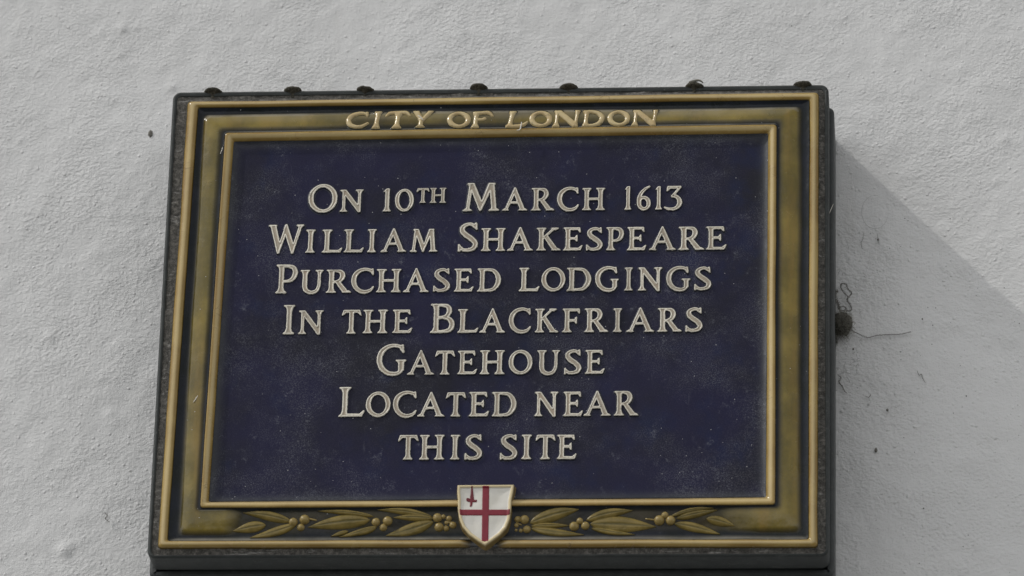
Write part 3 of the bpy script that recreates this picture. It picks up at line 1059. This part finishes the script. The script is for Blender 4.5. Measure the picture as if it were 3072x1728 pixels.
L7 = [('T', 314, 521, 31, 279), ('H', 533, 782, 30, 279), ('I', 842, 937, 30, 278), ('S', 988, 1166, 24, 281),
      ('S', 1344, 1520, 24, 279), ('I', 1558, 1661, 28, 275), ('T', 1698, 1900, 28, 275), ('E', 1917, 2116, 28, 273)]
DP = PANEL_H + 0.0001
for ox, oy, rows in ((780, 520, L1), (1500, 520, L1b), (780, 520, L2), (1500, 520, L2b), (780, 520, L3), (1500, 520, L3b),
                     (780, 860, L4), (1400, 860, L4b), (780, 860, L5), (1400, 860, L5b), (780, 860, L6), (1400, 860, L6b),
                     (1100, 1296, L7)):
    place_letters(ox, oy, SC, rows, sty, DP)
HD = [('C', 128, 358, 445, 628), ('I', 390, 490, 440, 630), ('T', 522, 776, 438, 627), ('Y', 800, 1006, 437, 618),
      ('O', 1145, 1383, 446, 624), ('F', 1386, 1611, 444, 622), ('L', 1732, 1962, 443, 617), ('O', 1973, 2202, 440, 616), ('N', 2203, 2482, 435, 612)]
HDb = [('D', -10, 216, 431, 608), ('O', 243, 471, 429, 606), ('N', 481, 750, 428, 602)]
place_letters(1000, 200, SC, HD, lambda c, h: 'heading', 0.0046, 0.0003)
place_letters(1750, 200, SC, HDb, lambda c, h: 'heading', 0.0046, 0.0003)

# ------------------------------------------------------------------ olive spray: leaves, berries, stalks
ORG = {'a': (400, 1296), 'b': (1100, 1296), 'c': (1800, 1296)}


def pt(o, x, y, yy=FRONT - 0.0045):
    ox, oy = ORG[o]
    return np.array(spot(ox + x / SC, oy + y / SC, yy))


def leaf(o, bx, by, tx, ty, w, bend=0.10, hgt=0.0023, lift=0.0005):
    b, t = pt(o, bx, by), pt(o, tx, ty)
    ax = t - b
    ln = np.linalg.norm(ax)
    ux = ax / ln
    uz = np.array([-ux[1], ux[0]])
    if uz[1] < 0:
        uz = -uz
    ww = w / SC / 3348 / 2 * 1.04
    nu, nv = 26, 15
    V, VA = [], []
    base_h = lambda p: band_height(p[0], p[1])
    for i in range(nu):
        s = i / (nu - 1)
        prof = (math.sin(math.pi * s ** 0.82) ** 0.8) * (1 - 0.25 * s) * 1.12 if 0 < s < 1 else 0.0
        wd = ww * max(prof, 0.03)
        c = b + ax * s + uz * ln * bend * math.sin(math.pi * s)
        for j in range(nv):
            v = 2 * j / (nv - 1) - 1
            p = c + uz * wd * v
            h = hgt * (0.35 + 0.65 * min(1, prof)) * (1 - abs(v) ** 2.6) - 0.0005 * math.exp(-(v / 0.16) ** 2) * min(1, prof) + 0.0004 * math.exp(-((abs(v) - 0.75) / 0.15) ** 2) * min(1, prof)
            V.append((p[0] - ORIGIN[0], FRONT - base_h(p) + 0.0004 - lift - h, p[1] - ORIGIN[2]))
            VA.append(abs(v))
    me = mesh('leaf', V, grid_faces(nu, nv), {'v': VA})
    return link('leaf', me, M_LEAF, plaque)


leaves = [('a', 1590, 895, 1103, 812, 92, 0.03), ('a', 1330, 925, 998, 985, 108, 0.02), ('a', 1640, 920, 1168, 1052, 92, -0.02),
          ('a', 2380, 880, 1752, 948, 138, 0.02), ('a', 2420, 848, 1858, 798, 52, 0.02), ('a', 2160, 985, 1983, 1036, 46, 0.0), ('a', 2450, 942, 2065, 1046, 62, -0.01),
          ('b', 670, 895, 188, 1030, 122, -0.02), ('b', 660, 850, 110, 788, 66, 0.03), ('b', 670, 868, 265, 858, 74, 0.02), ('b', 90, 955, -160, 1030, 62, 0.0),
          ('b', 1640, 905, 2135, 780, 124, 0.03), ('b', 1650, 935, 2045, 930, 56, 0.01), ('b', 1650, 955, 2185, 1020, 84, -0.02),
          ('c', -140, 880, 332, 790, 96, 0.04), ('c', -100, 915, 560, 940, 160, 0.01), ('c', -90, 955, 352, 1020, 58, -0.02),
          ('c', 700, 850, 1150, 770, 48, 0.05), ('c', 765, 865, 1182, 787, 72, 0.01), ('c', 745, 910, 1208, 1015, 92, 0.02), ('c', 1070, 865, 1355, 937, 92, 0.03)]
for L in leaves:
    leaf(*L)


def berry(o, x, y, r, hgt=0.95):
    c = pt(o, x, y, FRONT - 0.0055)
    rr = r / SC / 3348 * 1.08
    V = [(0.0, -rr * hgt, 0.0)]
    F = []
    nr, ns = 9, 24
    for i in range(1, nr + 1):
        a = i / nr * math.pi / 2 * 1.06
        for j in range(ns):
            b = 2 * math.pi * j / ns
            V.append((rr * math.sin(a) * math.cos(b), -rr * hgt * math.cos(a), rr * math.sin(a) * math.sin(b)))
    for j in range(ns):
        F.append((0, 1 + j, 1 + (j + 1) % ns))
    for i in range(nr - 1):
        for j in range(ns):
            p, q = 1 + i * ns + j, 1 + i * ns + (j + 1) % ns
            F.append((p, p + ns, q + ns, q))
    o_ = link('berry', mesh('berry', V, F), M_BERRY, plaque)
    o_.location = (c[0] - ORIGIN[0], FRONT - band_height(*c) + 0.0004, c[1] - ORIGIN[2])


for b in [('a', 1605, 893, 42), ('a', 1720, 870, 47), ('a', 1680, 942, 36), ('a', 2438, 893, 38),
          ('b', 90, 893, 40), ('b', 208, 882, 45), ('b', 163, 942, 36), ('b', 710, 852, 43), ('b', 770, 842, 22), ('b', 826, 860, 28),
          ('b', 864, 920, 34), ('b', 724, 938, 43), ('b', 796, 950, 29), ('b', 798, 898, 20),
          ('b', 1518, 866, 32), ('b', 1586, 868, 43), ('b', 1502, 922, 22), ('b', 1608, 958, 37), ('b', 1547, 970, 20), ('b', 1500, 966, 15),
          ('b', 2085, 930, 45), ('b', 2143, 880, 31), ('b', 2197, 925, 40), ('c', 595, 874, 49), ('c', 652, 826, 33), ('c', 708, 875, 46)]:
    if b == ('a', 2438, 893, 38):
        continue                       # the same berry as the first one of the next stretch
    berry(*b)


def tube(P, R_, ns=6, name='tube'):
    P = [Vector(p) for p in P]
    V, F = [], []
    ref = Vector((0.13, -0.9, 0.31)).normalized()
    n = len(P)
    for i, p in enumerate(P):
        t = (P[min(i + 1, n - 1)] - P[max(i - 1, 0)]).normalized()
        a = t.cross(ref)
        a = a.normalized() if a.length > 1e-6 else Vector((1, 0, 0))
        b = t.cross(a)
        r = R_[i] if hasattr(R_, '__len__') else R_
        for k in range(ns):
            q = 2 * math.pi * k / ns
            V.append(p + a * math.cos(q) * r + b * math.sin(q) * r)
    for i in range(n - 1):
        for k in range(ns):
            F.append((i * ns + k, i * ns + (k + 1) % ns, (i + 1) * ns + (k + 1) % ns, (i + 1) * ns + k))
    F.append(tuple(range(ns))[::-1])
    F.append(tuple((n - 1) * ns + k for k in range(ns)))
    return V, F


for o_, x0_, y0_, x1_, y1_, r_ in (('a', 1760, 868, 1845, 884, 0.0008), ('c', 560, 878, 455, 866, 0.0007), ('b', 800, 900, 890, 905, 0.0009), ('b', 1500, 905, 1560, 925, 0.0007)):
    a_, b_ = pt(o_, x0_, y0_), pt(o_, x1_, y1_)
    P_ = [Vector((lerp(a_[0], b_[0], t) - ORIGIN[0], FRONT - band_height(lerp(a_[0], b_[0], t), lerp(a_[1], b_[1], t)) - 0.0004, lerp(a_[1], b_[1], t) - ORIGIN[2])) for t in np.linspace(0, 1, 5)]
    V_, F_ = tube(P_, [r_, r_ * 1.1, r_, r_ * 0.9, r_ * 0.7], 8)
    link('stalk', mesh('stalk', V_, F_), M_BERRY, plaque)

# ------------------------------------------------------------------ shield
S8 = 6.3


def sh(x, y):
    """shield drawing units to metres about the shield's middle"""
    t = min(max((y - 600) / 750, 0), 1)
    y -= 38 * t * t * (3 - 2 * t)
    p = spot(1330 + x / S8, 1430 + y / S8, FRONT - 0.008)
    return p[0] - SHC[0], p[1] - SHC[1]


SHC = spot(1330 + 800 / S8, 1430 + 700 / S8, FRONT - 0.008)
outline = [(268, 168), (500, 164), (1340, 158), (1322, 300), (1292, 440), (1280, 650), (1255, 830), (1190, 1000), (1075, 1140),
           (920, 1260), (790, 1345), (660, 1265), (490, 1140), (365, 985), (298, 810), (272, 600), (275, 440), (262, 300)]
outp = [sh(*p) for p in outline]
cross_v = [(748, 195), (862, 195), (845, 1262), (732, 1262)]
cross_h = [(315, 632), (1258, 632), (1252, 734), (322, 734)]
field = [('p', outp)]
FY = -0.0020


def shield_h(D, X, Y):
    top = 0.0096 * (1 - smooth01(D / 0.0017)) ** 0.7
    inner = smooth01((-D - 0.0012) / 0.0016)
    # each quarter is a shallow pillow
    dv_ = np.maximum(sd_poly(X, Y, [sh(*p) for p in cross_v]), 0)
    dh_ = np.maximum(sd_poly(X, Y, [sh(*p) for p in cross_h]), 0)
    pil = 0.0011 * smooth01(dv_ / 0.009) * smooth01(dh_ / 0.009) * smooth01((-D - 0.002) / 0.009) ** 0.7
    return top - 0.0014 * inner - pil * inner


xs_ = [p[0] for p in outp]
ys_ = [p[1] for p in outp]
sm = relief_mesh('body', field, 1, shield_h, 0.0018, 0.00040, min(xs_) - 0.006, max(xs_) + 0.006, min(ys_) - 0.006, max(ys_) + 0.006, grow=-0.0006)
shield = link('shield', sm, M_SHIELD, plaque)
shield.location = (SHC[0] - ORIGIN[0], FRONT - 0.0002, SHC[1] - ORIGIN[2])


def over_shield(name, prims, mat, gain, step=0.00040):
    prims = [(k, [sh(*p) for p in P]) for k, P in prims]
    xs_ = [p[0] for k, P in prims for p in P]
    ys_ = [p[1] for k, P in prims for p in P]

    def hf(D, X, Y):
        Ds = sd_poly(X, Y, outp) + 0.0006
        return shield_h(Ds, X, Y) + gain * (1 - 1.8 * smooth01((D + 0.0002) / 0.0010))
    me = relief_mesh(name, prims, 1, hf, 0.0006, step, min(xs_) - 0.003, max(xs_) + 0.003, min(ys_) - 0.003, max(ys_) + 0.003)
    return link(name, me, mat, shield)


over_shield('cross', [('p', cross_v), ('p', cross_h)], M_RED, 0.00055)
over_shield('sword', [('p', [(538, 195), (549, 195), (572, 420), (505, 420)]),
                      ('p', [(438, 420), (455, 400), (480, 408), (600, 440), (628, 436), (625, 474), (595, 474), (475, 466), (448, 462)]),
                      ('p', [(512, 455), (552, 460), (536, 552), (520, 570), (504, 556)])], M_DKRED, 0.0006, 0.00028)

# ------------------------------------------------------------------ dirt-crusted screw heads along the top edge


def screw(px, py, w_px, tilt, seed):
    x, z = spot(px, py + 6, FRONT + 0.003)
    r0 = w_px / 2 / 3348
    V, F = [], []
    ns = 40
    # neck, underside of the head, rounded edge, top
    prof = [(0.26, -0.0060), (0.28, -0.0035), (0.40, -0.0018), (0.66, -0.0007), (0.88, -0.0001), (0.98, 0.0006), (1.0, 0.0014), (0.96, 0.0022), (0.80, 0.0029), (0.45, 0.0033), (0.0, 0.0034)]
    for (rr, zz) in prof:
        for j in range(ns):
            a = 2 * math.pi * j / ns
            k = 1 + 0.05 * float(vnoise(np.array(a * 2 + seed), np.array(seed * 1.7), seed)) + 0.025 * float(vnoise(np.array(a * 7 + seed), np.array(rr * 5), seed + 3))
            V.append((rr * r0 * k * math.cos(a), rr * r0 * k * math.sin(a), zz + 0.0005 * float(vnoise(np.array(rr * 3 * math.cos(a) + seed), np.array(rr * 3 * math.sin(a)), seed + 5))))
    F = [tuple(map(int, f)) for f in grid_faces(len(prof), ns)]
    for i in range(len(prof) - 1):
        F.append((i * ns + ns - 1, (i + 1) * ns + ns - 1, (i + 1) * ns, i * ns))
    me = mesh('screw_head', V, F)
    o = link('screw_head', me, M_CAP, plaque)
    o.location = (x - ORIGIN[0], FRONT + 0.0030, z - ORIGIN[2])
    o.rotation_euler = (tilt[0], tilt[1], seed * 1.1)
    return o


for i, (px, py) in enumerate([(640, 276), (879, 273), (1096, 270), (1436, 265), (1706, 263), (2084, 260), (2409, 256)]):
    s_ = screw(px, py, 58, (0.05 * math.sin(i * 2.1), 0.07 * math.sin(i * 1.3 + 1)), i + 1)
    if i == 5:
        s_['label'] = 'screw head topped with a curl of pale fluff'
        curl = []
        for t in np.linspace(0, 1, 10):
            curl.append(Vector((-0.006 + 0.013 * t, -0.002 + 0.001 * math.sin(6 * t), 0.0045 + 0.0035 * math.sin(2.6 * t))))
        V_, F_ = tube(curl, [0.0008, 0.0011, 0.0012, 0.0012, 0.0012, 0.0011, 0.001, 0.0009, 0.0007, 0.0004], 6)
        link('fluff', mesh('fluff', V_, F_), Mat('grey_fluff', 0.95, 1.3).color((0.22, 0.21, 0.18)), s_)

# ------------------------------------------------------------------ cobweb and loose threads


def world_tube(name, pts, rad, mat, label, cat, y=-0.0012, ns=6, group=None, wob=0.0):
    """pts in photograph pixels, lying on the plane y"""
    P = catmull([(p[0], p[1], p[2] if len(p) > 2 else y) for p in pts], 7)
    W = []
    for i, (px, py, yy) in enumerate(P):
        x, z = spot(px, py, yy)
        W.append(Vector((x + wob * math.sin(i * 1.9), yy, z + wob * math.cos(i * 2.7))))
    n = len(W)
    o0 = W[0].copy()
    W = [w - o0 for w in W]
    R_ = [rad * (0.45 + 0.55 * math.sin(math.pi * (i + 0.5) / n)) * (1 + 0.3 * math.sin(i * 2.3)) for i in range(n)]
    V_, F_ = tube(W, R_, ns)
    o = link(name, mesh(name, V_, F_), mat)
    o.location = o0
    return tag(o, label, cat, group)


wx, wz = spot(2526, 972, -0.008)
nest = empty('cobweb_nest', (wx, 0.0, wz), 'dark round ball of dusty cobweb caught at the right side of the plaque', 'cobweb')
# the ball: a lumpy, hairy clot
nu, nv = 40, 28
V, F = [], []
for i in range(nu):
    a = 2 * math.pi * i / nu
    for j in range(nv):
        b = math.pi * j / (nv - 1)
        n_ = 1 + 0.26 * float(vnoise(np.array(2.2 * math.cos(a) * math.sin(b) + 5), np.array(2.2 * math.sin(a) + 2 * math.cos(b)), 71)) \
            + 0.16 * float(vnoise(np.array(6 * math.cos(a) * math.sin(b)), np.array(6 * math.sin(a) * math.sin(b) + 6 * math.cos(b)), 72))
        V.append((0.0080 * n_ * math.cos(a) * math.sin(b), -0.008 + 0.008 * n_ * math.sin(a) * math.sin(b), 0.0105 * n_ * math.cos(b)))
F = grid_faces(nu, nv, True)
mw = Mat('matted_dust', 1.0, 1.2)
_c = mw.ramp(mw.noise(700, 5, 0.8), [(0.3, (0.035, 0.033, 0.026)), (0.5, (0.12, 0.113, 0.094)), (0.7, (0.32, 0.30, 0.26))])
mw.bump(mw.noise(900, 4, 0.8), 0.003)
link('ball', mesh('ball', V, F), mw.color(_c), nest)
hv, hf = [], []
for k in range(520):
    d = Vector((random.gauss(0, 1), random.gauss(0, 1) - 0.3, random.gauss(0, 1))).normalized()
    p = Vector((d.x * 0.0078, -0.008 + d.y * 0.008, d.z * 0.0102))
    t = d.cross(Vector((random.gauss(0, 1), random.gauss(0, 1), random.gauss(0, 1)))).normalized()
    ln = random.uniform(0.003, 0.010)
    lf = random.choice((0.1, 0.2, 0.6, 1.0, 1.3))
    Q = [p + t * ln * s + d * (0.0002 + 0.0032 * s * s * lf - 0.0015 * (s > 0) * (1 - lf)) for s in (0, 0.25, 0.5, 0.75, 1.0)]
    v_, f_ = tube(Q, 0.00012, 3)
    off = len(hv)
    hv += v_
    hf += [tuple(i + off for i in f) for f in f_]
o_ = link('hairs', mesh('hairs', hv, hf), Mat('pale_web_fibre', 0.9, 1.3).color((0.30, 0.29, 0.25)), nest)
o_['kind'] = 'stuff'


# wisps and specks round the nest, too many to count
hv, hf = [], []
for k in range(90):
    a = random.gauss(0, 1)
    px = 2508 + abs(random.gauss(0, 42))
    py = 990 + random.gauss(0, 110)
    if px > 2760 or py < 640:
        continue
    an = random.uniform(0, math.pi)
    ln = random.uniform(5, 22)
    cv = random.uniform(-0.5, 0.5)
    P = [(px + ln * t * math.cos(an + cv * t), py + ln * t * math.sin(an + cv * t)) for t in (0, 0.3, 0.6, 1.0)]
    Q = [Vector((spot(x, y, -0.0012)[0], -0.0012, spot(x, y, -0.0012)[1])) for x, y in P]
    v_, f_ = tube(Q, random.uniform(0.00006, 0.00013), 3)
    hf += [tuple(i + len(hv) for i in f) for f in f_]
    hv += v_
wisps = link('cobweb_wisps', mesh('cobweb_wisps', hv, hf), M_THREAD)
tag(wisps, 'faint scattered wisps of cobweb on the wall round the dark ball', 'cobweb', kind='stuff')
hv, hf = [], []
for k in range(120):
    px, py = random.uniform(2520, 3060), random.uniform(620, 1720)
    if k > 95:
        px, py = random.uniform(20, 3050), random.uniform(10, 240)
    x, z = spot(px, py, -0.0011)
    q = random.uniform(0.00022, 0.0006) * (1.5 if k % 17 == 0 else 1)
    n0 = len(hv)
    for d in ((1, 0, 0), (-1, 0, 0), (0, -0.6, 0), (0, 0, 1), (0, 0, -1)):
        g = random.uniform(0.6, 1.3)
        hv.append(Vector((x + d[0] * q * g, -0.0011 + d[1] * q, z + d[2] * q * g)))
    hf += [(n0, n0 + 2, n0 + 3), (n0 + 3, n0 + 2, n0 + 1), (n0 + 1, n0 + 2, n0 + 4), (n0 + 4, n0 + 2, n0)]
specks = link('dirt_specks', mesh('dirt_specks', hv, hf), M_THREAD)
tag(specks, 'fine dark specks of dirt scattered over the white wall', 'dirt', kind='stuff')


def nest_part(name, pts, rad, y, wob=0.0005):
    P = catmull([(p[0], p[1], y) for p in pts], 8)
    W = []
    for i, (px, py, yy) in enumerate(P):
        x, z = spot(px, py, yy)
        W.append(Vector((x - wx + wob * math.sin(i * 2.1), yy + 0.4 * wob * math.sin(i * 3.3), z - wz + wob * math.cos(i * 2.9))))
    n = len(W)
    R_ = [rad * (0.6 + 0.6 * abs(math.sin(i * 0.9))) for i in range(n)]
    v_, f_ = tube(W, [q * 0.7 for q in R_], 6)
    for m_ in range(3):
        W2 = [w + Vector((rad * 1.5 * math.sin(i * 0.83 + m_ * 2), 0.5 * rad * math.cos(i * 1.1 + m_), rad * 1.5 * math.cos(i * 0.71 + m_ * 2.2))) for i, w in enumerate(W)]
        v2, f2 = tube(W2, rad * 0.30, 4)
        f_ = f_ + [tuple(k + len(v_) for k in f) for f in f2]
        v_ = v_ + v2
    return link(name, mesh(name, v_, f_), M_WEB, nest)


def n7(x, y):
    return 2300 + x / 2.898, 750 + y / 2.898


nest_part('loop', [n7(*p) for p in [(690, 530), (735, 525), (728, 480), (700, 440), (705, 405), (670, 370), (645, 320), (655, 292), (690, 300), (705, 335), (738, 375), (712, 410)]], 0.00042, -0.003)
nest_part('loop', [n7(*p) for p in [(632, 520), (625, 470), (600, 430), (590, 385), (615, 352)]], 0.00085, -0.004)
nest_part('loop', [n7(*p) for p in [(636, 500), (665, 490), (690, 505), (670, 528), (640, 520)]], 0.00030, -0.003)
nest_part('strand', [n7(*p) for p in [(725, 690), (790, 725), (875, 760), (960, 742), (1060, 736), (1150, 734), (1255, 712)]], 0.00034, -0.0016, 0.0003)
nest_part('strand', [n7(*p) for p in [(600, 765), (598, 790), (612, 808)]], 0.0006, -0.003)

world_tube('cobweb_thread', [n7(*p) for p in [(620, 1085), (645, 1110), (628, 1150), (655, 1180), (675, 1225), (700, 1247)]], 0.00046, M_WEB,
           'crooked dark cobweb scrap hanging on the wall below the cobweb ball', 'cobweb', wob=0.0005)
world_tube('cobweb_thread', [n7(*p) for p in [(1308, 1050), (1325, 1088), (1345, 1080), (1355, 1110), (1380, 1158)]], 0.00034, M_WEB,
           'zigzag dark thread on the shaded wall, right of the cobweb ball and lower', 'cobweb', wob=0.0002)
world_tube('cobweb_thread', [n7(*p) for p in [(855, 1268), (885, 1280), (903, 1262), (900, 1255)]], 0.00034, M_WEB,
           'short hooked dark thread on the shaded wall low beside the frame', 'cobweb')
world_tube('cobweb_thread', [n7(*p) for p in [(735, 615), (768, 632), (755, 660)]], 0.00018, M_WEB,
           'tiny bent thread on the wall just right of the cobweb ball', 'cobweb')
circ = [(2625 + 40 * math.cos(a), 636 - 50 * math.sin(a)) for a in np.linspace(1.2, 6.0, 12)]
world_tube('hair', circ, 0.00010, M_THREAD, 'fine hair curled in a circle on the shaded wall near the shadow edge', 'hair', y=-0.002)
world_tube('cobweb_thread', [(2590, 698), (2589, 715), (2583, 730), (2588, 748)], 0.00025, M_WEB,
           'faint upright dark thread on the wall under the curled hair', 'cobweb', wob=0.0004)
world_tube('cobweb_thread', [(2631, 700), (2634, 716), (2636, 732)], 0.00022, M_WEB,
           'faint dark thread under the curled hair, the one with a black speck', 'cobweb', wob=0.0001)
world_tube('cobweb_thread', [(314, 1538), (322, 1546), (316, 1556), (328, 1566)], 0.00036, M_WEB,
           'small black squiggle of thread on the wall left of the plaque, low down', 'cobweb', wob=0.0004)


def fleck(px, py, w, h, label, seed, y=-0.0015):
    """a crumb of dirt stuck on the wall"""
    x, z = spot(px, py, y)
    V, F = [], []
    nu, nv = 14, 9
    for i in range(nu):
        a = 2 * math.pi * i / nu
        for j in range(nv):
            b = math.pi * j / (nv - 1)
            k = 1 + 0.35 * float(vnoise(np.array(2.5 * math.cos(a) * math.sin(b) + seed), np.array(2.5 * math.sin(a) + 2 * math.cos(b)), seed))
            V.append((w / 6696 * k * math.cos(a) * math.sin(b), 0.0009 * k * math.sin(a) * math.sin(b), h / 6696 * k * math.cos(b)))
    o = link('dirt_crumb', mesh('dirt_crumb', V, grid_faces(nu, nv, True)), M_WEB)
    o.location = (x, y, z)
    return tag(o, label, 'dirt', 'dirt crumbs stuck on the wall')


fleck(451, 401, 13, 22, 'black crumb of dirt on the wall left of the plaque near its top corner', 3)
fleck(2628, 1350, 9, 13, 'small black crumb of dirt on the shaded wall below the zigzag thread', 4)
fleck(2634, 719, 6, 7, 'tiny black crumb on the faint thread under the curled hair', 5)
fleck(2560, 1047, 5, 6, 'tiny dark crumb on the wall just below the cobweb ball', 6)
fleck(2767, 957, 4, 5, 'tiny dark crumb on the wall beyond the end of the long cobweb strand', 7)
fleck(2662, 1230, 7, 9, 'small dark crumb on the shaded wall right of the hooked thread', 8)

FY = FRONT - 0.0085
world_tube('white_fibre', [(678, 404), (672, 430), (665, 452), (658, 469)], 0.00055, M_WHITE,
           'straight white bristle leaning on the top left corner of the inner rim', 'fibre', y=FRONT - 0.0055)
world_tube('white_fibre', [(1550, 391), (1560, 388), (1563, 377), (1565, 366)], 0.00062, M_WHITE,
           'curved white fibre stuck on the L of LONDON', 'fibre', y=FRONT - 0.0092)
world_tube('white_fibre', [(1254, 346), (1262, 352), (1270, 361)], 0.00058, M_WHITE,
           'short white fibre stuck on the Y of CITY', 'fibre', y=FRONT - 0.0092)
world_tube('white_fibre', [(580, 1207), (587, 1197), (595, 1184)], 0.00045, M_WHITE,
           'short white bristle on the left side of the olive band', 'fibre', y=FRONT - 0.0052)
world_tube('white_fibre', [(2488, 640), (2493, 628), (2500, 612)], 0.00032, M_WHITE,
           'thin pale fibre on the right edge of the casing', 'fibre', y=FRONT + 0.012)
